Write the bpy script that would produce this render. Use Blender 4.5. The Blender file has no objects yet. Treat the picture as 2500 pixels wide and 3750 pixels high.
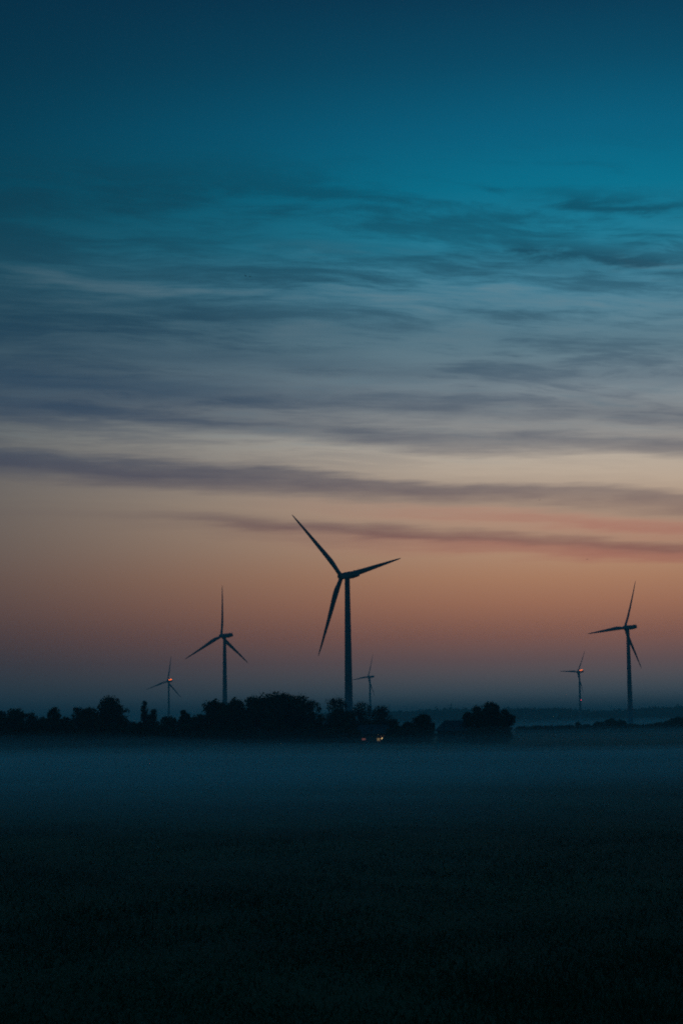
import bpy, bmesh, math, random
import numpy as np
from mathutils import Vector, Matrix

R = math.radians
scene = bpy.context.scene
col = scene.collection

# ------------------------------------------------------------------ camera
F = 6650.0                      # focal length in photograph pixels (2500 x 3750)
CAM = Vector((0, 0, 5.0))       # a field bank, 5 m above the flat land
PITCH, ROLL = math.atan(780 / F), R(0.7)
R0, U0, F0 = Vector((1, 0, 0)), Vector((0, -math.sin(PITCH), math.cos(PITCH))), Vector((0, math.cos(PITCH), math.sin(PITCH)))
CR = R0 * math.cos(ROLL) - U0 * math.sin(ROLL)
CU = U0 * math.cos(ROLL) + R0 * math.sin(ROLL)
cam_data = bpy.data.cameras.new('camera')
cam = bpy.data.objects.new('camera', cam_data)
col.objects.link(cam)
cam.matrix_world = Matrix(((CR.x, CU.x, -F0.x, CAM.x), (CR.y, CU.y, -F0.y, CAM.y), (CR.z, CU.z, -F0.z, CAM.z), (0, 0, 0, 1)))
cam_data.sensor_fit = 'VERTICAL'
cam_data.sensor_height = 36.0
cam_data.lens = 36.0 * F / 3750
cam_data.clip_start, cam_data.clip_end = 0.5, 40000
scene.camera = cam

vs = scene.view_settings
vs.view_transform, vs.look, vs.exposure, vs.gamma = 'Standard', 'None', 0.0, 1.0
vs.use_curve_mapping = False
cy = scene.cycles
cy.max_bounces, cy.diffuse_bounces, cy.glossy_bounces, cy.transmission_bounces, cy.volume_bounces, cy.transparent_max_bounces = 5, 1, 1, 1, 4, 16
cy.sample_clamp_indirect = 0.25
cy.use_denoising = DENOISE = False
cy.use_adaptive_sampling = True
cy.adaptive_threshold = 0.010
cy.adaptive_min_samples = 24
cy.filter_width = 1.9


def px(x, y, d):
    """photograph pixel -> point at distance d (metres along the ground, from the camera)"""
    v = F0 + CR * ((x - 1250) / F) + CU * ((1875 - y) / F)
    return CAM + v * (d / math.hypot(v.x, v.y))


# ------------------------------------------------------------------ world: clear dusk sky with cloud streaks
world = bpy.data.worlds.new('World')
scene.world = world
world.use_nodes = True
world.cycles.sampling_method = 'MANUAL'
world.cycles.sample_map_resolution = 1024
wt = world.node_tree
wt.nodes.clear()


class NT:
    """small helper that writes node expressions"""
    def __init__(s, t): s.t = t
    def n(s, typ, **kw):
        nd = s.t.nodes.new(typ)
        for k, v in kw.items(): setattr(nd, k, v)
        return nd
    def put(s, sock, v):
        if isinstance(v, bpy.types.NodeSocket): s.t.links.new(v, sock)
        else: sock.default_value = v
    def m(s, op, a, b=None, c=None, clamp=False):
        nd = s.n('ShaderNodeMath', operation=op, use_clamp=clamp)
        for i, v in enumerate((a, b, c)):
            if v is not None: s.put(nd.inputs[i], v)
        return nd.outputs[0]
    def maprange(s, v, a, b, c=0.0, d=1.0, smooth=True):
        nd = s.n('ShaderNodeMapRange', interpolation_type='SMOOTHSTEP' if smooth else 'LINEAR')
        for i, q in enumerate((v, a, b, c, d)): s.put(nd.inputs[i], q)
        return nd.outputs[0]
    def comb(s, x, y, z=0.0):
        nd = s.n('ShaderNodeCombineXYZ')
        for i, q in enumerate((x, y, z)): s.put(nd.inputs[i], q)
        return nd.outputs[0]
    def noise(s, vec, scale, detail=4.0, rough=0.55, dist=0.0, lac=2.0):
        nd = s.n('ShaderNodeTexNoise')
        s.put(nd.inputs['Vector'], vec)
        nd.inputs['Scale'].default_value, nd.inputs['Detail'].default_value = scale, detail
        nd.inputs['Roughness'].default_value, nd.inputs['Distortion'].default_value = rough, dist
        nd.inputs['Lacunarity'].default_value = lac
        return nd.outputs['Fac']
    def ramp(s, fac, stops, interp='LINEAR'):
        nd = s.n('ShaderNodeValToRGB')
        cr = nd.color_ramp
        cr.interpolation = interp
        stops = sorted(stops)
        while len(cr.elements) < len(stops): cr.elements.new(0.5)
        for e, (p, c) in zip(cr.elements, stops):
            e.position = p
            e.color = tuple(c) + (1,) if isinstance(c, (tuple, list)) else (c, c, c, 1)
        s.put(nd.inputs[0], fac)
        return nd.outputs[0]
    def mix(s, fac, a, b, mode='MIX'):
        nd = s.n('ShaderNodeMix', data_type='RGBA', blend_type=mode)
        s.put(nd.inputs[0], fac); s.put(nd.inputs[6], a); s.put(nd.inputs[7], b)
        return nd.outputs[2]


def lin(r, g, b):
    f = lambda c: (c / 255) / 12.92 if c <= 10.3 else (((c / 255) + 0.055) / 1.055) ** 2.4
    return (f(r), f(g), f(b))


def elev(y):                     # elevation in degrees of photograph row y at its middle column
    return math.degrees(PITCH + math.atan((1875 - y) / F))


HAZE_S, HAZE_TOP = 2.9e-4, 124.0
HAZE_C = lin(14, 49, 63)        # what thick haze looks like under this sky


def behind_haze(e, c):
    """radiance that the sky needs above the haze layer so that it reads c below it"""
    t = math.exp(-HAZE_S * (HAZE_TOP - 5) / math.sin(R(max(e, 1.0))))
    return tuple(max(0.002, (q - (1 - t) * h) / t) for q, h in zip(c, HAZE_C))


N = NT(wt)
tc = N.n('ShaderNodeTexCoord').outputs['Generated']
sx = N.n('ShaderNodeSeparateXYZ'); N.put(sx.inputs[0], tc)
X, Y, Z = sx.outputs
AZ = N.m('DEGREES', N.m('ARCTAN2', X, Y))                 # degrees to the right of the view
EL = N.m('DEGREES', N.m('ARCSINE', Z))
fE = lambda e: (e + 2) / 92
EF = N.m('DIVIDE', N.m('ADD', EL, 2.0), 92.0, clamp=True)

SUN_AZ = 9.0                    # the sun went down just right of the frame
WPOW = 40.0
glow_rows = [(-400, (2, 52, 75)), (0, (2, 55, 80)), (250, (2, 69, 95)), (500, (2, 87, 115)), (700, (3, 100, 126)), (900, (28, 110, 134)),
             (1100, (66, 116, 136)), (1300, (96, 124, 136)), (1450, (124, 136, 142)), (1600, (156, 154, 148)), (1700, (166, 155, 142)),
             (1850, (164, 144, 126)), (2000, (158, 130, 110)), (2120, (150, 113, 92)), (2230, (135, 97, 82)), (2330, (110, 81, 76)),
             (2420, (84, 74, 78)), (2500, (62, 71, 79)), (2570, (48, 69, 80)), (2620, (42, 67, 78))]
A_stops = [(-2, (8, 38, 50)), (2, (20, 45, 56)), (5, (42, 60, 72)), (9, (38, 60, 74)), (16, (3, 38, 56)), (30, (3, 45, 70)), (60, (3, 70, 108)), (89.9, (3, 82, 126))]
A = [(fE(e), lin(*c)) for e, c in A_stops]
w_mid = (0.5 + 0.5 * math.cos(R(SUN_AZ))) ** WPOW
def a_at(e):
    es = [q[0] for q in A_stops]
    return [float(np.interp(e, es, [lin(*q[1])[i] for q in A_stops])) for i in range(3)]
S = []
for y, c in glow_rows:
    e = elev(y)
    S.append((fE(e), tuple(max(0.0, (q - (1 - w_mid) * a) / w_mid) for q, a in zip(behind_haze(e, lin(*c)), a_at(e)))))
S += [(0.0, lin(60, 74, 84)), (fE(40), lin(3, 62, 96)), (fE(89.9), lin(3, 82, 126))]
cS, cA = N.ramp(EF, S), N.ramp(EF, A)
W = N.m('POWER', N.m('MULTIPLY_ADD', N.m('COSINE', N.m('RADIANS', N.m('SUBTRACT', AZ, SUN_AZ))), 0.5, 0.5), WPOW)
base = N.mix(W, cA, cS)

# cloud coordinates: the direction carried up to a flat cloud sheet
zz = N.m('ADD', N.m('MAXIMUM', Z, 0.0), 0.02)
PX, PY = N.m('DIVIDE', X, zz), N.m('DIVIDE', Y, zz)
rot = R(-15)
QX = N.m('SUBTRACT', N.m('MULTIPLY', PX, math.cos(rot)), N.m('MULTIPLY', PY, math.sin(rot)))
QY = N.m('ADD', N.m('MULTIPLY', PX, math.sin(rot)), N.m('MULTIPLY', PY, math.cos(rot)))
# (1) high rippled sheet
warp = N.m('MULTIPLY', N.m('SUBTRACT', N.noise(N.comb(QX, QY, 3.0), 1.1, 3), 0.5), 0.55)
rip = N.noise(N.comb(N.m('MULTIPLY', QX, 0.50), N.m('ADD', QY, warp), 1.7), 3.9, 9, 0.66, 0.15)
rip2 = N.noise(N.comb(N.m('MULTIPLY', QX, 0.36), N.m('ADD', QY, N.m('MULTIPLY', warp, 0.6)), 7.7), 12.0, 6, 0.62, 0.2)
rip = N.m('ADD', N.m('MULTIPLY', rip, 0.70), N.m('MULTIPLY', rip2, 0.30))
rip_big = N.noise(N.comb(N.m('MULTIPLY', QX, 0.5), QY, 9.1), 1.15, 3, 0.5)
rip_d = N.m('MULTIPLY', N.maprange(rip, 0.45, 0.61), N.maprange(rip_big, 0.34, 0.58, 0.52, 1.0))
rip_win = N.ramp(EF, [(0, 0), (fE(7.5), 0.0), (fE(9.5), 0.55), (fE(12), 0.75), (fE(14.5), 1.0), (fE(16.4), 0.75), (fE(18.4), 0.0), (fE(60), 0.0)])
rip_f = N.m('MULTIPLY', rip_d, rip_win)
# darker wisps on the right and a dull veil on the left of the same sheet
wn = N.noise(N.comb(N.m('MULTIPLY', AZ, 0.38), N.m('MULTIPLY', EL, 1.9), 33.0), 1.0, 6, 0.6, 0.3)
def wisp(c_el, c_az, slope, half, a0, a1, k):
    q = N.m('DIVIDE', N.m('SUBTRACT', N.m('ADD', N.m('ADD', EL, N.m('MULTIPLY', N.m('SUBTRACT', AZ, c_az), slope)), N.m('MULTIPLY', N.m('SUBTRACT', wn, 0.5), 1.6)), c_el), half)
    bell = N.m('POWER', 2.718, N.m('MULTIPLY', N.m('MULTIPLY', q, q), -1.0))
    return N.m('MULTIPLY', N.m('MULTIPLY', bell, N.maprange(AZ, a0, a1)), N.m('MULTIPLY', N.maprange(wn, 0.34, 0.62, 0.45, 1.0), k))
veil = N.m('MULTIPLY', N.maprange(AZ, 3.0, -8.0), N.ramp(EF, [(fE(8.8), 0.0), (fE(10.2), 0.40), (fE(12.5), 0.34), (fE(14.5), 0.06), (fE(16.8), 0.24), (fE(18.3), 0.0)]))
rip_f = N.m('MAXIMUM', rip_f, N.m('MAXIMUM', wisp(14.7, 7.2, 0.15, 0.42, 3.2, 6.0, 1.15), N.m('MAXIMUM', wisp(16.1, 8.6, 0.12, 0.30, 5.0, 7.5, 0.95), wisp(15.0, -1.0, 0.10, 0.30, -5.5, -2.0, 0.45))))
rip_f = N.m('ADD', N.m('MULTIPLY', rip_f, 0.85), veil, clamp=True)
# bright gaps of the same sheet
rip_l = N.m('MULTIPLY', N.m('MULTIPLY', N.maprange(rip, 0.52, 0.30), N.maprange(EL, 15.8, 13.0)), N.m('MULTIPLY', N.m('MULTIPLY', rip_win, N.m('POWER', W, 0.6)), 0.85))
# (2) long low bands, sinking to the right
wob = N.m('MULTIPLY', N.m('SUBTRACT', N.noise(N.comb(N.m('MULTIPLY', AZ, 0.09), N.m('MULTIPLY', EL, 0.35), 0.0), 1.0, 4, 0.5), 0.5), 1.5)
fine = N.m('MULTIPLY', N.m('SUBTRACT', N.noise(N.comb(N.m('MULTIPLY', AZ, 0.25), N.m('MULTIPLY', EL, 3.0), 5.0), 1.0, 6, 0.62), 0.5), 0.58)
EB = N.m('ADD', N.m('ADD', EL, N.m('MULTIPLY', AZ, 0.073)), N.m('ADD', wob, fine))
EBF = N.m('DIVIDE', N.m('SUBTRACT', EB, 4.0), 12.0, clamp=True)
fb = lambda y: (elev(y) - 4.0) / 12.0
band = N.ramp(EBF, [(fb(2010), 0.0), (fb(1978), 0.28), (fb(1955), 0.85), (fb(1935), 0.62), (fb(1912), 0.12), (fb(1890), 0.02), (fb(1850), 0.10), (fb(1812), 0.62), (fb(1785), 0.85), (fb(1755), 0.80),
                    (fb(1725), 0.12), (fb(1690), 0.0), (fb(1640), 0.0), (fb(1605), 0.62), (fb(1570), 0.80), (fb(1545), 0.50), (fb(1520), 0.48), (fb(1480), 0.85), (fb(1440), 0.72),
                    (fb(1390), 0.36), (fb(1340), 0.58), (fb(1290), 0.30), (fb(1210), 0.38), (fb(1120), 0.20), (fb(1000), 0.0)])
patch = N.noise(N.comb(N.m('MULTIPLY', AZ, 0.10), N.m('MULTIPLY', EL, 0.55), 21.0), 1.0, 6, 0.62)
leftish = N.maprange(AZ, 9.0, -9.0, 0.85, 1.0)
band_f = N.m('MULTIPLY', N.m('MULTIPLY', band, N.maprange(patch, 0.30, 0.62, 0.68, 1.0)), leftish)
# the thin lowest streak fades out to the left
low_k = N.maprange(AZ, -9.0, -0.5, 0.12, 1.0)
low = N.maprange(EB, elev(1895), elev(1920), 0.0, 1.0)
band_f = N.m('MULTIPLY', band_f, N.mix(low, N.comb(1.0, 1.0, 1.0), low_k))
cloud_c = N.ramp(EF, [(0, lin(92, 62, 62)), (fE(elev(2000)), lin(112, 74, 78)), (fE(elev(1880)), lin(96, 74, 86)), (fE(elev(1780)), lin(78, 74, 93)), (fE(elev(1620)), lin(64, 77, 100)),
                      (fE(elev(1400)), lin(50, 76, 100)), (fE(elev(1150)), lin(26, 66, 88)), (fE(elev(800)), lin(10, 60, 80)), (fE(40), lin(6, 40, 70))])
cloud_c = N.mix(W, N.mix(0.72, (0.012, 0.040, 0.066, 1), cloud_c), cloud_c)
s1 = N.mix(rip_l, base, (0.18, 0.28, 0.33, 1))
s2 = N.mix(N.m('MULTIPLY', rip_f, 0.80), s1, cloud_c)
s3 = N.mix(N.m('MULTIPLY', band_f, 0.97), s2, cloud_c)
# (3) undersides still lit red low on the right
red = N.m('MULTIPLY', N.ramp(EBF, [(fb(2030), 0.0), (fb(2000), 0.55), (fb(1975), 0.60), (fb(1950), 0.25), (fb(1922), 0.12), (fb(1900), 0.35), (fb(1878), 0.70), (fb(1855), 0.55), (fb(1825), 0.0)]),
          N.m('MULTIPLY', N.maprange(AZ, -5.0, 9.0), N.maprange(patch, 0.25, 0.6, 0.5, 1.0)))
s4 = N.mix(N.m('MULTIPLY', red, 0.85), s3, lin(182, 98, 90) + (1,))
# physical twilight sky under it all
sky = N.n('ShaderNodeTexSky', sky_type='NISHITA', sun_disc=False)
sky.sun_elevation, sky.sun_rotation = R(-3.0), R(SUN_AZ)
tw = N.n('ShaderNodeVectorMath', operation='SCALE'); N.put(tw.inputs[0], sky.outputs[0]); tw.inputs[3].default_value = 0.008
s5 = N.mix(1.0, s4, tw.outputs[0], 'ADD')
bg = N.n('ShaderNodeBackground'); N.put(bg.inputs[0], s5); bg.inputs[1].default_value = 1.0
wo = N.n('ShaderNodeOutputWorld'); N.put(wo.inputs[0], bg.outputs[0])


# ------------------------------------------------------------------ helpers
def tag(o, label=None, cat=None, group=None, kind=None):
    for k, v in (('label', label), ('category', cat), ('group', group), ('kind', kind)):
        if v: o[k] = v
    return o


def empty(name, loc, rz=0.0):
    o = bpy.data.objects.new(name, None)
    o.empty_display_size = 0.5
    col.objects.link(o)
    o.location = loc
    o.rotation_euler = (0, 0, rz)
    return o


def mesh_obj(name, verts, faces, mat, parent=None, smooth=False):
    me = bpy.data.meshes.new(name)
    me.from_pydata([tuple(v) for v in verts], [], faces)
    if smooth:
        me.polygons.foreach_set('use_smooth', [True] * len(me.polygons))
    me.materials.append(mat)
    me.update()
    o = bpy.data.objects.new(name, me)
    col.objects.link(o)
    if parent: o.parent = parent
    return o


def poly_obj(name, V, k, mat, parent=None):
    """fast mesh of separate k-gons: V is (n*k, 3)"""
    V = np.asarray(V, dtype=np.float32)
    n = len(V) // k
    me = bpy.data.meshes.new(name)
    me.vertices.add(n * k); me.loops.add(n * k); me.polygons.add(n)
    me.vertices.foreach_set('co', V.ravel())
    me.loops.foreach_set('vertex_index', np.arange(n * k, dtype=np.int32))
    me.polygons.foreach_set('loop_start', np.arange(0, n * k, k, dtype=np.int32))
    me.update(calc_edges=True)
    me.materials.append(mat)
    o = bpy.data.objects.new(name, me)
    col.objects.link(o)
    if parent: o.parent = parent
    return o


class MB:
    """collects solids for one mesh"""
    def __init__(s): s.v, s.f = [], []
    def add(s, vs_, fs_):
        b = len(s.v); s.v += [tuple(q) for q in vs_]; s.f += [tuple(i + b for i in q) for q in fs_]
    def box(s, x0, x1, y0, y1, z0, z1):
        s.add([(x0, y0, z0), (x1, y0, z0), (x1, y1, z0), (x0, y1, z0), (x0, y0, z1), (x1, y0, z1), (x1, y1, z1), (x0, y1, z1)],
              [(0, 3, 2, 1), (4, 5, 6, 7), (0, 1, 5, 4), (1, 2, 6, 5), (2, 3, 7, 6), (3, 0, 4, 7)])
    def rings(s, rings, cap=True):
        n = len(rings[0]); vs_ = [q for r in rings for q in r]; fs_ = []
        for i in range(len(rings) - 1):
            for j in range(n):
                fs_.append((i * n + j, i * n + (j + 1) % n, (i + 1) * n + (j + 1) % n, (i + 1) * n + j))
        if cap:
            fs_.append(tuple(range(n))[::-1]); fs_.append(tuple((len(rings) - 1) * n + j for j in range(n)))
        s.add(vs_, fs_)
    def tube(s, pts, rad, n=6):
        rs = []
        for i, p in enumerate(pts):
            p = Vector(p)
            d = (Vector(pts[min(i + 1, len(pts) - 1)]) - Vector(pts[max(i - 1, 0)])).normalized()
            a = d.orthogonal().normalized(); b = d.cross(a)
            rs.append([p + (a * math.cos(2 * math.pi * j / n) + b * math.sin(2 * math.pi * j / n)) * rad[i] for j in range(n)])
        s.rings(rs)
    def build(s, name, mat, parent=None, smooth=False): return mesh_obj(name, s.v, s.f, mat, parent, smooth)


def material(name, c1, c2, scale=3.0, rough=0.7, detail=5.0, bump=0.0, coord='Object', spec=0.3, metallic=0.0):
    m = bpy.data.materials.new(name); m.use_nodes = True
    t = NT(m.node_tree); bs = m.node_tree.nodes['Principled BSDF']
    co = t.n('ShaderNodeTexCoord').outputs[coord]
    f = t.noise(co, scale, detail, 0.6)
    t.put(bs.inputs['Base Color'], t.mix(t.maprange(f, 0.35, 0.65), c1 + (1,), c2 + (1,)))
    bs.inputs['Roughness'].default_value = rough
    bs.inputs['Specular IOR Level'].default_value = spec
    bs.inputs['Metallic'].default_value = metallic
    if bump:
        b = t.n('ShaderNodeBump'); b.inputs['Strength'].default_value = bump
        t.put(b.inputs['Height'], f); t.put(bs.inputs['Normal'], b.outputs[0])
    return m


def glow(name, c, strength):
    m = bpy.data.materials.new(name); m.use_nodes = True
    t = NT(m.node_tree); bs = m.node_tree.nodes['Principled BSDF']
    f = t.noise(t.n('ShaderNodeTexCoord').outputs['Object'], 2.0, 2)
    bs.inputs['Base Color'].default_value = c + (1,)
    bs.inputs['Emission Color'].default_value = c + (1,)
    t.put(bs.inputs['Emission Strength'], t.maprange(f, 0.2, 0.8, strength * 0.8, strength * 1.2))
    m.cycles.emission_sampling = 'NONE'
    return m


def volume(name, c, dens, g=0.0):
    m = bpy.data.materials.new(name); m.use_nodes = True
    nt = m.node_tree; nt.nodes.clear()
    o = nt.nodes.new('ShaderNodeOutputMaterial'); v = nt.nodes.new('ShaderNodeVolumePrincipled')
    v.inputs['Color'].default_value = c + (1,)
    v.inputs['Density'].default_value = dens
    v.inputs['Anisotropy'].default_value = g
    for q in ('Color Attribute', 'Density Attribute', 'Temperature Attribute'): v.inputs[q].default_value = ''
    nt.links.new(v.outputs[0], o.inputs['Volume'])
    m.cycles.homogeneous_volume = True
    return m


# ------------------------------------------------------------------ the land
gm = material('field_soil', (0.045, 0.060, 0.028), (0.075, 0.092, 0.040), 0.05, 0.95, 8, 0.0, 'Object', 0.05)
n_seg = 96
rad = [0, 20, 60, 140, 300, 700, 1500, 3000, 6000, 13000]
gv, gf = [(0, 0, 0)], []
for r in rad[1:]:
    gv += [(r * math.cos(2 * math.pi * k / n_seg), r * math.sin(2 * math.pi * k / n_seg) + 3000 * (r / 13000), 0) for k in range(n_seg)]
for k in range(n_seg):
    gf.append((0, 1 + k, 1 + (k + 1) % n_seg))
    for i in range(len(rad) - 2):
        a = 1 + i * n_seg
        gf.append((a + k, a + n_seg + k, a + n_seg + (k + 1) % n_seg, a + (k + 1) % n_seg))
tag(mesh_obj('ground', gv, gf, gm), 'flat dark farmland running out to the horizon', kind='structure')

# grass on the near part of the field
rng = np.random.default_rng(5)
grass_m = material('dark_grass', (0.050, 0.072, 0.028), (0.080, 0.098, 0.040), 0.6, 0.85, 4, 0, 'Object', 0.1)
nb = 150000
u = rng.random(nb)
gy = 1 / (1 / 27.0 + u * (1 / 150.0 - 1 / 27.0))
gx = (rng.random(nb) - 0.5) * (gy * 0.42 + 3)
keep = rng.random(nb) < 0.6 + 0.4 * np.sin(gx * 0.9 + 2.0 * np.sin(gy * 0.21)) * np.sin(gy * 0.5 + gx * 0.13)
gx, gy = gx[keep], gy[keep]
nb = len(gx)
h = rng.uniform(0.06, 0.17, nb) * (0.8 + 0.3 * np.sin(gx * 0.35) * np.sin(gy * 0.22))
w = rng.uniform(0.010, 0.022, nb) * (gy / 40) ** 0.5
an = rng.uniform(0, math.pi, nb)
lx, ly = rng.normal(0, 0.07, nb), rng.normal(0, 0.07, nb)
V = np.zeros((nb, 3, 3))
V[:, 0] = np.stack([gx - w * np.cos(an), gy - w * np.sin(an), np.full(nb, -0.01)], 1)
V[:, 1] = np.stack([gx + w * np.cos(an), gy + w * np.sin(an), np.full(nb, -0.01)], 1)
V[:, 2] = np.stack([gx + lx, gy + ly, h], 1)
tag(poly_obj('grass', V.reshape(-1, 3), 3, grass_m), 'short dark grass covering the near field', 'grass', kind='stuff')

# ------------------------------------------------------------------ trees
bark_m = material('bark', (0.040, 0.034, 0.028), (0.075, 0.064, 0.052), 4.0, 0.9, 5, 0.3)
leaf_m = material('spring_leaves', (0.030, 0.044, 0.016), (0.060, 0.080, 0.030), 0.8, 0.8, 4, 0, 'Object', 0.1)
leaf_m2 = material('hedge_leaves', (0.026, 0.036, 0.016), (0.050, 0.064, 0.028), 0.9, 0.8, 4, 0, 'Object', 0.1)
twig_m = material('twigs', (0.040, 0.034, 0.028), (0.070, 0.058, 0.048), 2.0, 0.9, 3)


def quads(c, size, rng, flat=0.0):
    """leaf-sized quads of random direction round the points c"""
    n = len(c)
    a = rng.normal(size=(n, 3)); a /= np.linalg.norm(a, axis=1)[:, None]
    b = rng.normal(size=(n, 3)); b -= a * (a * b).sum(1)[:, None]; b /= np.linalg.norm(b, axis=1)[:, None]
    s = (size * rng.uniform(0.6, 1.4, n))[:, None]
    l = s * rng.uniform(1.0, 1.8, (n, 1))
    return np.stack([c - a * s * .5, c + b * l * .5, c + a * s * .5, c - b * l * .5], 1).reshape(-1, 3)


def twigs(p, d, width, rng):
    """thin tapering blades from p along d"""
    n = len(p)
    q = rng.normal(size=(n, 3)); dn = d / np.linalg.norm(d, axis=1)[:, None]
    q -= dn * (q * dn).sum(1)[:, None]; q /= np.linalg.norm(q, axis=1)[:, None]
    q *= width * 0.5
    return np.stack([p - q, p + q, p + d], 1).reshape(-1, 3)


def tree(name, x_px, top_px, half_px, d, label, cat, seed, leafy=1.0, group=None, crown_base=0.12, shape=(1.0, 0.0), clumps=36, leaf=0.46, lean=0.0):
    """x_px, top_px and half_px give bearing, height and breadth as the photograph shows them at distance d"""
    rng = np.random.default_rng(seed)
    b = px(x_px, 2655, d)
    H = max(1.5, px(x_px, top_px, d).z)
    Wd = half_px * d / F * (1.60 if group == 'trees of the big thicket' else 1.42)
    lob = [(rng.uniform(0, 6.28), rng.integers(1, 4), rng.uniform(0.06, 0.17)) for _ in range(3)]
    t = tag(empty(name, (b.x, b.y, 0), rng.uniform(0, 6.28) * 0), label, cat, group)
    # limbs
    mb = MB()
    r0 = 0.018 * H + 0.05
    tp = [(0, 0, -0.3)]
    nt_ = 6
    for i in range(1, nt_ + 1):
        k = i / nt_
        tp.append((lean * Wd * k + rng.normal(0, 0.02 * H) * k, rng.normal(0, 0.02 * H), H * 0.80 * k))
    mb.tube(tp, [r0 * (1.25 if i == 0 else 1 - 0.8 * i / nt_) for i in range(nt_ + 1)], 6)
    ends = []
    for i in range(16):
        k = rng.uniform(0.16, 0.95)
        j = min(int(k * nt_), nt_ - 1); fr = k * nt_ - j
        p0 = np.array(tp[j]) * (1 - fr) + np.array(tp[j + 1]) * fr
        a = rng.uniform(0, 2 * math.pi)
        reach = Wd * rng.uniform(0.45, 0.85) * (1 - 0.5 * max(0, k - 0.4))
        p2 = p0 + np.array([math.cos(a) * reach, math.sin(a) * reach, H * rng.uniform(0.06, 0.20)])
        p1 = (p0 + p2) / 2 + np.array([0, 0, -0.02 * H])
        mb.tube([p0, p1, p2], [r0 * 0.42 * (1 - .6 * k), r0 * 0.25 * (1 - .6 * k), 0.02], 4)
        ends += [p1, p2]
    # crown envelope: clumps inside a lopsided dome
    cs, rr = [], []
    clumps = int(1.35 * max(clumps, int(13 * H / Wd)))
    while len(cs) < clumps:
        q = rng.uniform(-1, 1, 3)
        e = (q[0] ** 2 + q[1] ** 2) ** 0.5
        up = max(q[2], 0.0)
        prof = max(0.0, 1 - up ** (2.2 * shape[0])) ** 0.5 * (0.86 + 0.14 * rng.random())
        th_ = math.atan2(q[2], q[0])
        prof *= 0.86 + sum(a_ * math.cos(n_ * th_ + p_) for p_, n_, a_ in lob)
        if e > prof: continue
        r_ = Wd * rng.uniform(0.14, 0.34)
        lo = H * crown_base + r_ * 0.6
        zc = lo + (H - r_ * 0.85 - lo) * (q[2] + 1) / 2
        cs.append((q[0] * (Wd - r_ * 0.6) + lean * Wd * zc / H, q[1] * (Wd - r_ * 0.6), zc)); rr.append(r_)
    for k_ in range(3):
        r_ = Wd * rng.uniform(0.24, 0.36)
        cs.append((lean * Wd + rng.normal(0, 0.16) * Wd, rng.normal(0, 0.15) * Wd, H - r_ * rng.uniform(0.9, 1.5))); rr.append(r_)
    parts4, parts3 = [], []
    for c, r_ in zip(cs, rr):
        nl = int(leafy * (16 + 62 * r_ * r_)) + 3
        g = rng.normal(size=(nl, 3)); g /= np.linalg.norm(g, axis=1)[:, None]
        g *= (rng.random((nl, 1)) ** 0.45) * r_ * (1 + 0.16 * np.abs(rng.normal(size=(nl, 1)))) * np.array([1.0, 1.0, 0.9])
        pts = np.array(c) + g
        pts[:, 2] = np.maximum(pts[:, 2], 0.1)
        parts4.append(quads(pts, leaf * 0.85, rng))
        nw = 26 if leafy > 0.3 else 64
        o_ = rng.normal(size=(nw, 3)); o_ /= np.linalg.norm(o_, axis=1)[:, None]
        o_[:, 2] = np.abs(o_[:, 2]) * 0.9 + 0.15
        st = np.array(c) + o_ * r_ * rng.uniform(0.2, 0.85, (nw, 1))
        st[:, 2] = np.maximum(st[:, 2], 0.3)
        parts3.append(twigs(st, o_ * r_ * rng.uniform(0.45, 0.95, (nw, 1)), 0.09 if leafy > 0.3 else 0.06, rng))
    # boughs that carry each clump
    for c in cs:
        j = int(np.argmin([abs(q[2] - c[2] * 0.6) for q in tp]))
        p0 = np.array(tp[j]); c = np.array(c)
        mb.tube([p0, (p0 + c) / 2 + np.array([0, 0, -0.05 * H]), c], [0.10, 0.06, 0.02], 3)
    crown = poly_obj('crown', np.concatenate(parts4), 4, leaf_m if leafy > 0.5 else leaf_m2, t)
    tw_ = poly_obj('twigs', np.concatenate(parts3), 3, twig_m, crown)
    mb.build('trunk', bark_m, t)
    crown['kind'] = 'stuff'; tw_['kind'] = 'stuff'
    return t


D = 475
ROW = 'trees of the dark row across the field'
sd = [100]
def T(x, y, hw, d, label, leafy=1.0, name='leafy_tree', cat='tree', group=ROW, **k):
    sd[0] += 1
    return tree(name, x, y, hw, d, label, cat, sd[0], leafy, group, **k)

T(-15, 2600, 55, 480, 'dark broad tree cut off by the left edge of the picture')
T(60, 2592, 48, 474, 'second dark broad crown from the left edge of the picture')
T(112, 2604, 30, 484, 'slim thin-leaved tree just right of the two crowns at the left edge', 0.5)
T(196, 2588, 34, 470, 'small pointed dark tree in the left part of the tree row', shape=(0.6, 0))
T(158, 2622, 36, 482, 'low rounded tree left of the small pointed tree')
T(245, 2622, 34, 478, 'low tree in the dip between the pointed tree and the tall left dome')
T(283, 2586, 28, 486, 'thin-twigged tree at the left foot of the tall left dome', 0.4)
T(328, 2586, 44, 470, 'mid-height dark tree leaning on the left side of the tall left dome')
T(404, 2550, 58, 476, 'tallest dark domed tree in the left third, left of the beacon-lit distant turbine', clumps=46)
T(440, 2590, 28, 486, 'thin tree on the right flank of the tall left dome', 0.5)
T(486, 2640, 34, 500, 'low sparse bare tree in the bright gap left of the narrow spire', 0.18, 'bare_tree')
T(531, 2566, 17, 474, 'narrow upright spire-shaped tree left of the beacon-lit distant turbine', 0.7, 'poplar_tree', shape=(0.7, 0), clumps=30, leaf=0.28)
T(563, 2596, 21, 478, 'small round-topped tree just right of the narrow spire', 0.9, leaf=0.28)
T(612, 2620, 36, 474, 'low bushy tree at the foot of the left beacon-lit turbine')
T(674, 2598, 22, 480, 'small spiky-topped tree between the left distant turbine and the big thicket', 0.6)
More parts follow.
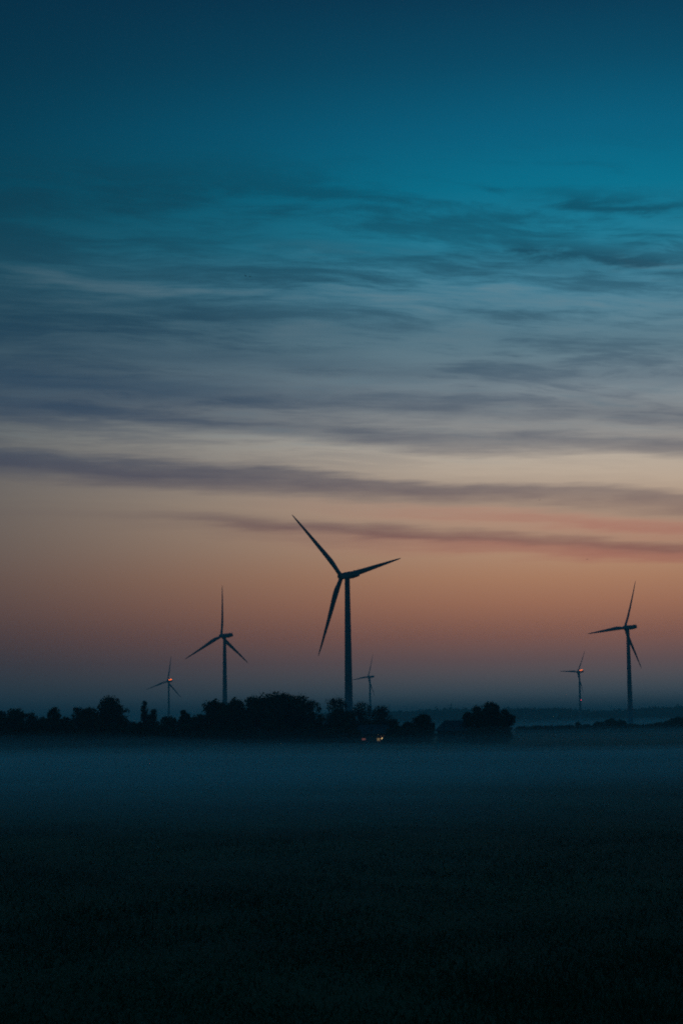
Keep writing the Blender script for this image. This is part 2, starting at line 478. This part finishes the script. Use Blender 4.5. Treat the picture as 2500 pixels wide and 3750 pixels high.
T(735, 2612, 34, 478, 'low tree against the left end of the big thicket', 0.8)
THK = 'trees of the big thicket'
T(795, 2560, 46, 470, 'dark tree forming the square left shoulder of the big thicket', group=THK, clumps=42)
T(862, 2556, 48, 480, 'dark tree of the big thicket right of the second turbine tower', group=THK, clumps=42)
T(935, 2550, 52, 470, 'dark tree halfway up the left slope of the big thicket', group=THK, clumps=44)
T(1015, 2531, 62, 474, 'tallest rounded tree at the crest of the big thicket', group=THK, clumps=52)
T(1085, 2544, 52, 480, 'dark tree on the right slope of the big thicket', group=THK, clumps=44)
T(1150, 2560, 26, 472, 'narrow tree at the right end of the big thicket', group=THK, leaf=0.3)
BARE = 'see-through bare trees round the foot of the big turbine'
T(1228, 2550, 46, 500, 'bare see-through tree just left of the big turbine tower', 0.16, 'bare_tree', group=BARE, clumps=46)
T(1252, 2588, 40, 468, 'dark dense tree in front of the foot of the big turbine')
T(1325, 2568, 36, 500, 'bare see-through tree just right of the big turbine tower', 0.16, 'bare_tree', group=BARE, clumps=40)
T(1396, 2584, 38, 494, 'bare see-through tree right of the small turbine behind the big one', 0.16, 'bare_tree', group=BARE, clumps=40)
T(1350, 2630, 40, 486, 'low dark tree behind the lit farmhouse windows', 0.6)
T(1440, 2632, 30, 484, 'low thin tree between the bare trees and the lone rounded bush', 0.4)
T(1545, 2612, 36, 470, 'lone dark rounded tree just left of the barn', lean=0.15)
T(1490, 2640, 40, 474, 'low dark tree sloping up to the rounded tree left of the barn')
T(1797, 2569, 42, 468, 'big dark tree with the highest crown right of the barn', clumps=50)
T(1742, 2584, 30, 474, 'dark tree on the left shoulder of the big tree by the barn')
T(1712, 2606, 18, 480, 'small dark tree standing against the right end of the barn roof', 0.8)
T(1848, 2596, 26, 472, 'dark tree at the right end of the near tree row')

# hedge at the foot of the row
hx = [-30, 25, 80, 130, 185, 240, 300, 355, 410, 465, 515, 570, 625, 685, 740, 800, 860, 920, 980, 1040, 1100, 1150, 1195, 1245, 1290, 1440, 1490, 1545, 1735, 1785, 1830]
for i, x in enumerate(hx):
    T(x, 2654 + 12 * math.sin(i * 2.3), 36, 446 + 9 * math.sin(i * 1.7), 'dark shrub in the unbroken hedge along the foot of the near tree row', 1.0, 'hedge_shrub', 'shrub',
      'shrubs of the hedge below the near trees', crown_base=0.0, clumps=26, leaf=0.48)

# far hedgerow on the right
FH = 'bushes of the far hedgerow'
for i, (x, y, hw) in enumerate([(1925, 2668, 30), (1975, 2662, 28), (2030, 2664, 30), (2085, 2660, 24), (2115, 2648, 13), (2150, 2656, 22), (2195, 2646, 22), (2235, 2636, 24), (2275, 2640, 20),
                                (2320, 2654, 24), (2365, 2656, 26), (2410, 2650, 22), (2440, 2642, 18), (2480, 2628, 30), (2530, 2626, 34)]):
    lab = {2235: 'tallest bush of the far hedgerow, left of the right-hand turbine tower', 2480: 'tall dark bush of the far hedgerow at the right edge of the picture'}.get(x, 'low dark bush in the misty far hedgerow on the right')
    T(x, y - 5, hw * 1.15, 900 + 14 * math.sin(i * 2.1), lab, 1.0, 'hedgerow_bush', 'bush', FH, crown_base=0.0, clumps=22, leaf=0.6)

# wood on the horizon: canopy mass, nobody could count it
rng = np.random.default_rng(77)
wc, d0 = [], 3200.0
for i in range(5200):
    x_ = rng.uniform(900, 2750)
    d_ = d0 + rng.uniform(0, 240)
    topy = np.interp(x_, [900, 1300, 1450, 1600, 1720, 1900, 2050, 2150, 2230, 2330, 2500, 2750], [2625, 2610, 2605, 2599, 2597, 2594, 2595, 2602, 2603, 2595, 2586, 2582])
    p_ = px(x_, topy, d_)
    k = rng.random() ** 0.6
    wc.append((p_.x, p_.y, 4.5 + (p_.z - 6.5 + rng.normal(0, 0.8)) * k))
wc = np.array(wc)
WQ = quads(np.repeat(wc, 5, 0) + rng.normal(0, 2.4, (len(wc) * 5, 3)) * np.array([1.2, 1, 0.6]), 3.4, rng)
core = wc[rng.integers(0, len(wc), 4200)] * np.array([1, 1, 0])
core[:, 2] = 2.5 + rng.random(4200) * 9
WQ = np.concatenate([WQ, quads(core, 6.5, rng)])
WQ[:, 2] = np.maximum(WQ[:, 2], 0.05)
tag(poly_obj('distant_wood', WQ, 4, leaf_m2), 'long dark wood along the horizon on the right', 'wood', kind='stuff')

# ------------------------------------------------------------------ wind turbines
paint = material('turbine_paint', (0.20, 0.22, 0.22), (0.26, 0.28, 0.28), 0.12, 0.45, 4, 0.0, 'Object', 0.4)
dark_metal = material('grey_metal', (0.10, 0.10, 0.11), (0.16, 0.16, 0.17), 2.0, 0.5)
beacon_m = glow('beacon_glow', (1.0, 0.16, 0.010), 4.0)
redlamp_m = glow('tower_lamp_glow', (1.0, 0.06, 0.12), 1.6)
LB = 38.0


def make_blade():
    mb = MB(); rings = []
    nA = 14
    def spline(r, P):                       # Catmull-Rom through the control points
        k = max(i for i in range(len(P) - 1) if P[i][0] <= r + 1e-9)
        p0, p1, p2, p3 = P[max(k - 1, 0)], P[k], P[k + 1], P[min(k + 2, len(P) - 1)]
        h_ = p2[0] - p1[0]; u_ = (r - p1[0]) / h_
        m1 = (p2[1] - p0[1]) / max(p2[0] - p0[0], 1e-6) * h_; m2 = (p3[1] - p1[1]) / max(p3[0] - p1[0], 1e-6) * h_
        return (2 * u_ ** 3 - 3 * u_ ** 2 + 1) * p1[1] + (u_ ** 3 - 2 * u_ ** 2 + u_) * m1 + (-2 * u_ ** 3 + 3 * u_ ** 2) * p2[1] + (u_ ** 3 - u_ ** 2) * m2
    TE = [(0.9, .95), (2.5, 1.02), (4.5, 1.42), (6.5, 1.80), (8.5, 1.93), (12, 1.80), (18, 1.42), (26, .97), (33, .58), (37, .28), (38.01, .05)]
    LE = [(0.9, .95), (2.5, .95), (6, .88), (10, .80), (20, .63), (30, .43), (36, .28), (38.01, .05)]
    TH = [(0.9, .95), (2.5, .92), (5, .62), (8, .42), (14, .27), (24, .15), (34, .07), (38.01, .02)]
    for r in [0.9, 1.7, 2.5, 3.2, 3.9, 4.6, 5.4, 6.2, 7.2, 8.5, 10, 12, 15, 18, 22, 26, 30, 33, 35.5, 37, 37.7, 38]:
        tw_ = R(11 * (1 - r / LB) ** 1.6 + 2)
        pre = 1.3 * (r / LB) ** 2
        te, le, th = spline(r, TE), spline(r, LE), spline(r, TH)
        rg = []
        blend = min(1, max(0, (r - 2.0) / 6.0))
        for j in range(nA):
            a = 2 * math.pi * j / nA
            xs = math.cos(a) * (te + le) / 2 + (te - le) / 2
            cyr = math.sin(a) * th * (1 - 0.7 * blend * max(0, math.cos(a)))
            rg.append((xs * math.cos(tw_) - cyr * math.sin(tw_), xs * math.sin(tw_) + cyr * math.cos(tw_) + pre, r))
        rings.append(rg)
    mb.rings(rings)
    return mb


blade_mb = make_blade()
blade_me = None


def ring_z(z, r, n=32): return [(r * math.cos(2 * math.pi * j / n), r * math.sin(2 * math.pi * j / n), z) for j in range(n)]
def super_ring(y, w, h_, zc, n=20):
    out = []
    for j in range(n):
        a = 2 * math.pi * j / n
        c, s_ = math.cos(a), math.sin(a)
        out.append((math.copysign(abs(c) ** 0.45, c) * w / 2, y, zc + math.copysign(abs(s_) ** 0.45, s_) * h_ / 2))
    return out[::-1]


def turbine(hx_, hy_, d, yaw, phase, label, beacon=False, tower_lamp=None, OH=3.4):
    global blade_me
    hub = px(hx_, hy_, d)
    az = math.atan2(hub.x, hub.y)
    rz = R(yaw) - az
    nose = Vector((-math.sin(rz), math.cos(rz), 0))
    base_ = Vector((hub.x, hub.y, 0)) - nose * OH
    t = tag(empty('wind_turbine', base_, rz), label, 'wind turbine', 'wind turbines on the plain')
    hz = hub.z
    th = hz - 1.45
    mb = MB()
    mb.rings([ring_z(z, r) for z, r in ((-0.5, 2.15), (0.6, 2.15), (0.62, 2.0), (th * 0.33, 1.74), (th * 0.34, 1.735), (th * 0.67, 1.45), (th - 0.3, 1.16), (th, 1.2))])
    tower = mb.build('tower', paint, t, True)
    for k in (0.335, 0.665):
        m2 = MB(); r_ = 2.0 - 0.82 * k
        m2.rings([ring_z(th * k - 0.12, r_ - 0.02), ring_z(th * k - 0.1, r_ + 0.03), ring_z(th * k + 0.1, r_ + 0.03), ring_z(th * k + 0.12, r_ - 0.02)])
        m2.build('flange', paint, tower, True)
    m2 = MB(); m2.box(-0.5, 0.5, -2.09, -1.9, 1.6, 3.8); m2.build('door', dark_metal, tower)
    # nacelle: rounded box, tapering to the tail
    m2 = MB()
    m2.rings([super_ring(y, w, h_, hz + zc) for y, w, h_, zc in ((OH - 1.3, 2.2, 2.3, 0), (OH - 1.6, 2.6, 2.7, 0), (0.8, 3.1, 3.1, 0.0), (-3, 3.2, 3.2, 0.05), (-5.8, 3.0, 2.8, 0.2), (-7.5, 2.8, 2.4, 0.35), (-7.8, 2.4, 2.0, 0.35))])
    nac = m2.build('nacelle', paint, t)
    m2 = MB(); m2.box(-0.9, 0.9, -7.0, -5.6, hz + 1.4, hz + 1.85); m2.build('cooler', dark_metal, nac)
    m2 = MB(); m2.tube([(0.7, -7.3, hz + 1.3), (0.7, -7.3, hz + 2.8)], [0.05, 0.04], 5); m2.tube([(0.3, -7.3, hz + 2.5), (1.1, -7.3, hz + 2.5)], [0.04, 0.04], 4)
    m2.build('wind_vane', dark_metal, nac)
    if beacon:
        for xx, yy, rr_ in ((-0.9, -2.6, 0.7), (0.9, -4.4, 1.0)):
            m2 = MB()
            zc = hz + 1.45 + rr_
            m2.rings([[(xx + rr_ * math.cos(2 * math.pi * j / 12) * math.sin(p), yy + rr_ * math.sin(2 * math.pi * j / 12) * math.sin(p), zc - rr_ * math.cos(p)) for j in range(12)] for p in np.linspace(0.12, math.pi - 0.12, 8)])
            tag(m2.build('warning_light', beacon_m, nac, True), 'glowing orange warning light on the nacelle')
    if tower_lamp:
        zl = px(hx_, tower_lamp, d).z
        m2 = MB()
        rt = 2.0 - 0.82 * zl / th
        a0 = -math.pi / 2 - rz * 0.0
        for s_ in (0,):
            cx_, cy_ = 0.3, -rt - 0.35
            rr_ = 0.8
            m2.rings([[(cx_ + rr_ * math.cos(2 * math.pi * j / 10) * math.sin(p), cy_ + rr_ * math.sin(2 * math.pi * j / 10) * math.sin(p), zl - rr_ * math.cos(p)) for j in range(10)] for p in np.linspace(0.15, math.pi - 0.15, 7)])
        tag(m2.build('tower_lamp', redlamp_m, tower, True), 'small red lamp on the tower')
    # rotor: hub and three blades, tilted 4 degrees, coned forward
    rm = Matrix.Translation((0, OH, hz)) @ Matrix.Rotation(R(4), 4, 'X')
    m2 = MB()
    m2.rings([[(r_ * math.cos(2 * math.pi * j / 18), y, r_ * math.sin(2 * math.pi * j / 18)) for j in range(18)][::-1] for y, r_ in ((-1.7, 1.3), (-1.5, 1.5), (0.6, 1.55), (1.4, 1.3), (2.0, 0.85), (2.3, 0.3))])
    hb = m2.build('hub', paint, t, True)
    hb.matrix_local = rm
    for k in range(3):
        if blade_me is None:
            o = blade_mb.build('blade', paint, t, True); blade_me = o.data
        else:
            o = bpy.data.objects.new('blade', blade_me); col.objects.link(o); o.parent = t
        o.matrix_local = rm @ Matrix.Rotation(R(phase + 120 * k), 4, 'Y') @ Matrix.Rotation(R(-2.2), 4, 'X')
    return t


turbine(1250, 2110, 826, 37, 74.8, 'largest and nearest turbine, in the middle of the picture', OH=4.3)
turbine(811, 2329, 1358, 44, 1.6, 'mid-sized turbine left of the big one, one blade pointing straight up')
turbine(2286, 2299, 1351, 50, 21.8, 'mid-sized turbine near the right edge of the picture', OH=2.8)
turbine(613.5, 2495, 2726, 36, 10.5, 'small far turbine on the left with an orange warning light', beacon=True)
turbine(1347, 2479, 2808, 54, 21.6, 'small far turbine without lights just right of the big turbine tower')
turbine(2113, 2460.5, 2789, 50, 30.6, 'small far turbine on the right with orange and red warning lights', beacon=True, tower_lamp=2564)

# ------------------------------------------------------------------ farm buildings
wall_m = material('dark_brick', (0.085, 0.055, 0.045), (0.13, 0.085, 0.07), 3.0, 0.9, 6, 0.2)
roof_m = material('dark_tiles', (0.040, 0.036, 0.036), (0.065, 0.058, 0.056), 2.5, 0.85, 6, 0.2)
frame_m = material('window_frame_paint', (0.30, 0.29, 0.27), (0.38, 0.37, 0.34), 5.0, 0.6)
door_m = material('door_wood', (0.05, 0.04, 0.03), (0.08, 0.06, 0.045), 4.0, 0.7)
lit_dim = glow('curtained_window_glow', lin(165, 96, 84), 0.40)
lit_warm = glow('kitchen_window_glow', lin(200, 165, 110), 0.30)
lamp_m = glow('yard_lamp_glow', (1.0, 0.66, 0.30), 3.0)


def hip_roof(x0, x1, y0, y1, ze, zr, over=0.5, hip=0.35):
    mb = MB()
    x0 -= over; x1 += over; y0 -= over; y1 += over
    ym = (y0 + y1) / 2; hp = (x1 - x0) * hip
    b = [(x0, y0, ze), (x1, y0, ze), (x1, y1, ze), (x0, y1, ze)]
    lo = [(x, y, z - 0.18) for x, y, z in b]
    rg = [(x0 + hp, ym, zr), (x1 - hp, ym, zr)]
    mb.add(b + lo + rg, [(0, 1, 9, 8), (1, 2, 9), (2, 3, 8, 9), (3, 0, 8), (4, 7, 6, 5), (0, 4, 5, 1), (1, 5, 6, 2), (2, 6, 7, 3), (3, 7, 4, 0)])
    return mb


# low farmhouse with lit windows (front faces the camera; local x follows the picture, 1 px = d/F m)
dh = 458.0
b0 = px(1366, 2655, dh)
az = math.atan2(b0.x, b0.y)
house = tag(empty('farmhouse', (b0.x, b0.y, 0), -az), 'low dark farmhouse with small lit windows below the bare trees', 'house')
k = dh / F
lx_ = lambda x: (x - 1366) * k
zy = lambda x, y: px(x, y, dh).z
mb = MB(); mb.box(-5.2, 5.2, 0, 6.5, -0.3, 2.75); mb.build('wall', wall_m, house)
roof = hip_roof(-5.2, 5.2, 0, 6.5, 2.76, 5.0, 0.45, 0.2).build('roof', roof_m, house)
mb = MB(); mb.box(1.6, 2.3, 3.0, 3.6, 4.2, 5.7); mb.box(1.5, 2.4, 2.9, 3.7, 5.7, 5.85); mb.build('chimney', wall_m, roof)


def window(xc, zc, w, h_, pane_m, label=None):
    mb = MB(); e = 0.07
    for a in ((xc - w / 2 - e, xc + w / 2 + e, zc + h_ / 2, zc + h_ / 2 + e), (xc - w / 2 - e, xc + w / 2 + e, zc - h_ / 2 - e, zc - h_ / 2),
              (xc - w / 2 - e, xc - w / 2, zc - h_ / 2, zc + h_ / 2), (xc + w / 2, xc + w / 2 + e, zc - h_ / 2, zc + h_ / 2), (xc - 0.025, xc + 0.025, zc - h_ / 2, zc + h_ / 2)):
        mb.box(a[0], a[1], -0.07, -0.003, a[2], a[3])
    wn = mb.build('window', frame_m, house)
    if label: wn['label'] = label
    for s_ in (-1, 1):
        mb = MB(); mb.box(xc + s_ * (w / 4 + 0.0125) - (w / 4 - 0.0145), xc + s_ * (w / 4 + 0.0125) + (w / 4 - 0.0145), -0.03, -0.004, zc - h_ / 2 + 0.002, zc + h_ / 2 - 0.002)
        mb.build('pane', pane_m, wn)
    mb = MB(); mb.box(xc - w / 2 - 0.15, xc + w / 2 + 0.15, -0.14, -0.003, zc - h_ / 2 - e - 0.08, zc - h_ / 2 - e - 0.003); mb.build('sill', frame_m, wn)


window(lx_(1331), zy(1331, 2707), 0.86, 0.44, lit_dim, 'dim reddish lit window')
window(lx_(1384), zy(1384, 2708), 0.66, 0.66, lit_warm, 'warm yellow lit window')
mb = MB(); mb.box(lx_(1396) - 0.45, lx_(1396) + 0.45, -0.05, -0.003, 0, 1.05); mb.build('door', door_m, house)
mb = MB(); mb.box(lx_(1398) - 0.05, lx_(1398) + 0.05, -0.35, -0.003, zy(1398, 2700), zy(1398, 2700) + 0.08)
lampo = mb.build('yard_lamp', dark_metal, house)
mb = MB(); zc = zy(1398, 2704.5); xc = lx_(1398)
mb.rings([[(xc + 0.19 * math.cos(2 * math.pi * j / 10) * math.sin(p), -0.32 + 0.19 * math.sin(2 * math.pi * j / 10) * math.sin(p), zc - 0.2 * math.cos(p)) for j in range(10)] for p in np.linspace(0.15, math.pi - 0.15, 6)])
tag(mb.build('bulb', lamp_m, lampo, True), 'bright yellow bulb')

# barn with hipped roof
db = 478.0
b1 = px(1662, 2655, db)
az = math.atan2(b1.x, b1.y)
barn = tag(empty('barn', (b1.x, b1.y, 0), -az), 'dark barn with a low hipped roof left of the big dark tree', 'barn')
kb = db / F
zr, ze = px(1662, 2638, db).z, px(1600, 2676, db).z
mb = MB(); mb.box((1600 - 1662) * kb, (1735 - 1662) * kb, 0, 9, -0.3, ze - 0.2); mb.build('wall', wall_m, barn)
hip_roof((1600 - 1662) * kb, (1735 - 1662) * kb, 0, 9, ze, zr, 0.7, 0.24).build('roof', roof_m, barn)
for xx in (-2.6, 1.0):
    mb = MB(); mb.box(xx, xx + 2.6, -0.08, -0.003, 0, 2.4); mb.build('door', door_m, barn)

# ------------------------------------------------------------------ pylon behind the wood
dp = 3150.0
pb = px(1652, 2655, dp)
hp_ = px(1652, 2574, dp).z
mb = MB()
def leg_w(z): return 3.6 * (1 - z / hp_) ** 1.3 + 0.5
lev = [hp_ * q for q in (0, .2, .38, .53, .66, .77, .87, 1.0)]
for sx_ in (-1, 1):
    for sy_ in (-1, 1):
        mb.tube([(sx_ * leg_w(z), sy_ * leg_w(z), z) for z in lev], [0.28] * len(lev), 4)
for a, b_ in zip(lev[:-1], lev[1:]):
    for s_ in (-1, 1):
        mb.tube([(-leg_w(a), s_ * leg_w(a), a), (leg_w(b_), s_ * leg_w(b_), b_)], [0.16, 0.16], 3)
        mb.tube([(leg_w(a), s_ * leg_w(a), a), (-leg_w(b_), s_ * leg_w(b_), b_)], [0.16, 0.16], 3)
pyl = tag(empty('power_pylon', (pb.x, pb.y, 0)), 'faint lattice power pylon above the wood, left of the big dark tree', 'pylon')
mb.build('lattice_mast', dark_metal, pyl)
for z, wd in ((hp_ * .66, 7.5), (hp_ * .78, 9.5), (hp_ * .9, 6.5)):
    mb = MB()
    for s_ in (-1, 1):
        mb.tube([(s_ * 0.6, 0, z + 1.4), (s_ * wd, 0, z)], [0.22, 0.14], 4); mb.tube([(s_ * 0.6, 0, z), (s_ * wd, 0, z)], [0.22, 0.14], 4)
    mb.build('cross_arm', dark_metal, pyl)

# ------------------------------------------------------------------ birds
bird_m = material('dark_feathers', (0.012, 0.012, 0.013), (0.03, 0.03, 0.032), 6.0, 0.7)


def bird(x, y, d, span, flap, bank, heading, label):
    p = px(x, y, d)
    t = tag(empty('bird', p, R(heading)), label, 'bird', 'birds in the evening sky')
    t.rotation_euler = (0, R(bank), R(heading))
    s = span
    mb = MB()
    mb.rings([[(r_ * s * math.cos(2 * math.pi * j / 8), yy * s, zz_ * s + r_ * s * math.sin(2 * math.pi * j / 8)) for j in range(8)][::-1]
              for yy, r_, zz_ in ((0.27, 0.004, -0.01), (0.22, 0.022, 0.0), (0.17, 0.042, 0.01), (0.12, 0.045, 0.0), (0.02, 0.075, 0.0), (-0.10, 0.06, 0.0), (-0.20, 0.03, 0.005), (-0.22, 0.02, 0.005))])
    mb.add([(-0.02 * s, -0.2 * s, 0.01 * s), (0.02 * s, -0.2 * s, 0.01 * s), (0.08 * s, -0.36 * s, 0.0), (-0.08 * s, -0.36 * s, 0.0), (-0.02 * s, -0.2 * s, -0.01 * s), (0.02 * s, -0.2 * s, -0.01 * s), (0.08 * s, -0.36 * s, -0.01 * s), (-0.08 * s, -0.36 * s, -0.01 * s)],
           [(0, 1, 2, 3), (7, 6, 5, 4), (0, 4, 5, 1), (1, 5, 6, 2), (2, 6, 7, 3), (3, 7, 4, 0)])
    mb.build('body', bird_m, t, True)
    for sd_ in (-1, 1):
        mb = MB()
        secs = []
        for q, c, yo in ((0.0, 0.20, 0.02), (0.2, 0.21, 0.05), (0.5, 0.17, 0.04), (0.8, 0.11, -0.03), (1.0, 0.03, -0.10)):
            xw = sd_ * (0.05 + 0.45 * q) * s
            zw = (math.sin(R(flap)) * (0.45 * q) - 0.10 * q * q * math.sin(R(flap)) * 2) * s
            secs.append([(xw, (yo + c / 2) * s, zw), (xw, yo * s, zw + 0.018 * s), (xw, (yo - c / 2) * s, zw), (xw, yo * s, zw - 0.008 * s)])
        mb.rings(secs)
        mb.build('wing', bird_m, t, True)


bird(900, 1011, 400, 0.85, 58, 8, 60, 'left one of the pair of small birds high in the blue sky')
bird(916, 1013, 404, 0.85, 44, -12, 52, 'right one of the pair of small birds high in the blue sky')
bird(2148, 2048, 640, 1.25, 4, 0, 20, 'tiny bird gliding level below the red cloud streak on the right')
bird(1974, 1831, 760, 1.5, 6, -16, 5, 'tiny bird gliding with tilted wings before the purple cloud band')

# ------------------------------------------------------------------ air: even haze and the low mist over the field
hz_m = volume('haze_air', (0.74, 0.99, 0.90), HAZE_S, 0.0)
mb = MB(); mb.box(-13100, 13100, -10200, 16200, -1.0, HAZE_TOP)
tag(mb.build('haze', hz_m), 'thin bluish evening haze over the whole plain', kind='stuff')


def mist(name, label, xr, yr, nx, ny, height, dens, seed, scale, z0=0.03):
    """a closed sheet of fog whose thickness wanders; thins out to nothing at its edges"""
    rng = np.random.default_rng(seed)
    xs, ys = np.linspace(*xr, nx), np.linspace(*yr, ny)
    XX, YY = np.meshgrid(xs, ys)
    h_ = np.zeros_like(XX); amp = 1.0; tot = 0
    for o in range(4):
        for q in range(4):
            a = rng.uniform(0, math.pi); w_ = 2 * math.pi / (scale / 1.9 ** o) * rng.uniform(0.7, 1.4); ph = rng.uniform(0, 6.28)
            h_ += amp * np.sin((XX * math.cos(a) * 0.45 + YY * math.sin(a)) * w_ + ph)
        tot += amp * 4; amp *= 0.55
    h_ = np.clip(0.5 + 1.9 * h_ / tot, 0.02, 1)
    ss = lambda t: np.clip(t, 0, 1) ** 2 * (3 - 2 * np.clip(t, 0, 1))
    return XX, YY, h_, ss


def build_mist(name, label, XX, YY, top, dens, z0=0.03):
    ny, nx = XX.shape
    top = z0 + np.maximum(top, 0.004)
    v = [(x, y, z) for x, y, z in zip(XX.ravel(), YY.ravel(), top.ravel())] + [(x, y, z0) for x, y in zip(XX.ravel(), YY.ravel())]
    o = nx * ny; f = []
    for j in range(ny - 1):
        for i in range(nx - 1):
            a = j * nx + i
            f.append((a, a + 1, a + nx + 1, a + nx)); f.append((o + a, o + a + nx, o + a + nx + 1, o + a + 1))
    for i in range(nx - 1):
        f.append((i, o + i, o + i + 1, i + 1)); a = (ny - 1) * nx + i; f.append((a, a + 1, o + a + 1, o + a))
    for j in range(ny - 1):
        a = j * nx; f.append((a, a + nx, o + a + nx, o + a)); a = j * nx + nx - 1; f.append((a, o + a, o + a + nx, a + nx))
    m = volume(name + '_air', (0.80, 0.99, 0.89), dens)
    return tag(mesh_obj(name, v, f, m), label, kind='stuff')


# three nested sheets make it densest near the ground
for i, (hm, dn, y0, y1, y2, y3) in enumerate(((.5, .026, 24, 130, 160, 390), (1.0, .020, 42, 175, 180, 385), (1.7, .015, 70, 190, 190, 380), (2.7, .0095, 95, 205, 205, 385), (4.1, .0036, 110, 225, 225, 430))):
    XX, YY, n_, ss = mist('', '', (-190, 190), (y0 - 6, y3 + 10), 44, 90, 1, 1, 40 + i, 110, 0)
    ramp_ = ss((YY - y0) / (y1 - y0)) * ss((190 - np.abs(XX)) / 60) * ss((y3 - YY) / (y3 - y2))
    right = 1 - 0.40 * ss((XX / YY * 57.3 - 1) / 9)
    build_mist('ground_mist', ('thin mist lying lowest on the near field', 'dense low part of the pale blue mist bank over the field', 'pale blue mist bank over the middle of the field',
                               'upper part of the mist bank over the field', 'soft top of the mist drifting before the trees')[i], XX, YY, hm * (0.22 + 0.95 * n_) * (0.86 + 0.18 * np.sin(XX / YY * 14 + 1.2 + 0.012 * YY)) * ramp_ * right, dn, 0.05)
XX, YY, n_, ss = mist('', '', (-210, 210), (110, 560), 44, 70, 1, 1, 51, 130, 0)
build_mist('tree_mist', 'faint veil of mist reaching into the foot of the tree row', XX, YY, 4.4 * (0.45 + 0.55 * n_) * ss((YY - 110) / 160) * ss((210 - np.abs(XX)) / 50) * ss((560 - YY) / 40), 0.0018, 0.05)
XX, YY, n_, ss = mist('', '', (-700, 1000), (590, 2700), 50, 60, 1, 1, 60, 700, 0)
edge = (0.25 + 0.75 * ss((YY - 900) / 400)) * ss((YY - 590) / 60) * ss((2700 - YY) / 250) * ss((XX + 700) / 200) * ss((1000 - XX) / 200)
build_mist('far_mist', 'pale strip of mist between the far hedgerow and the wood', XX, YY, 7.5 * (0.3 + 0.7 * n_) * edge, 0.0020, 0.5)
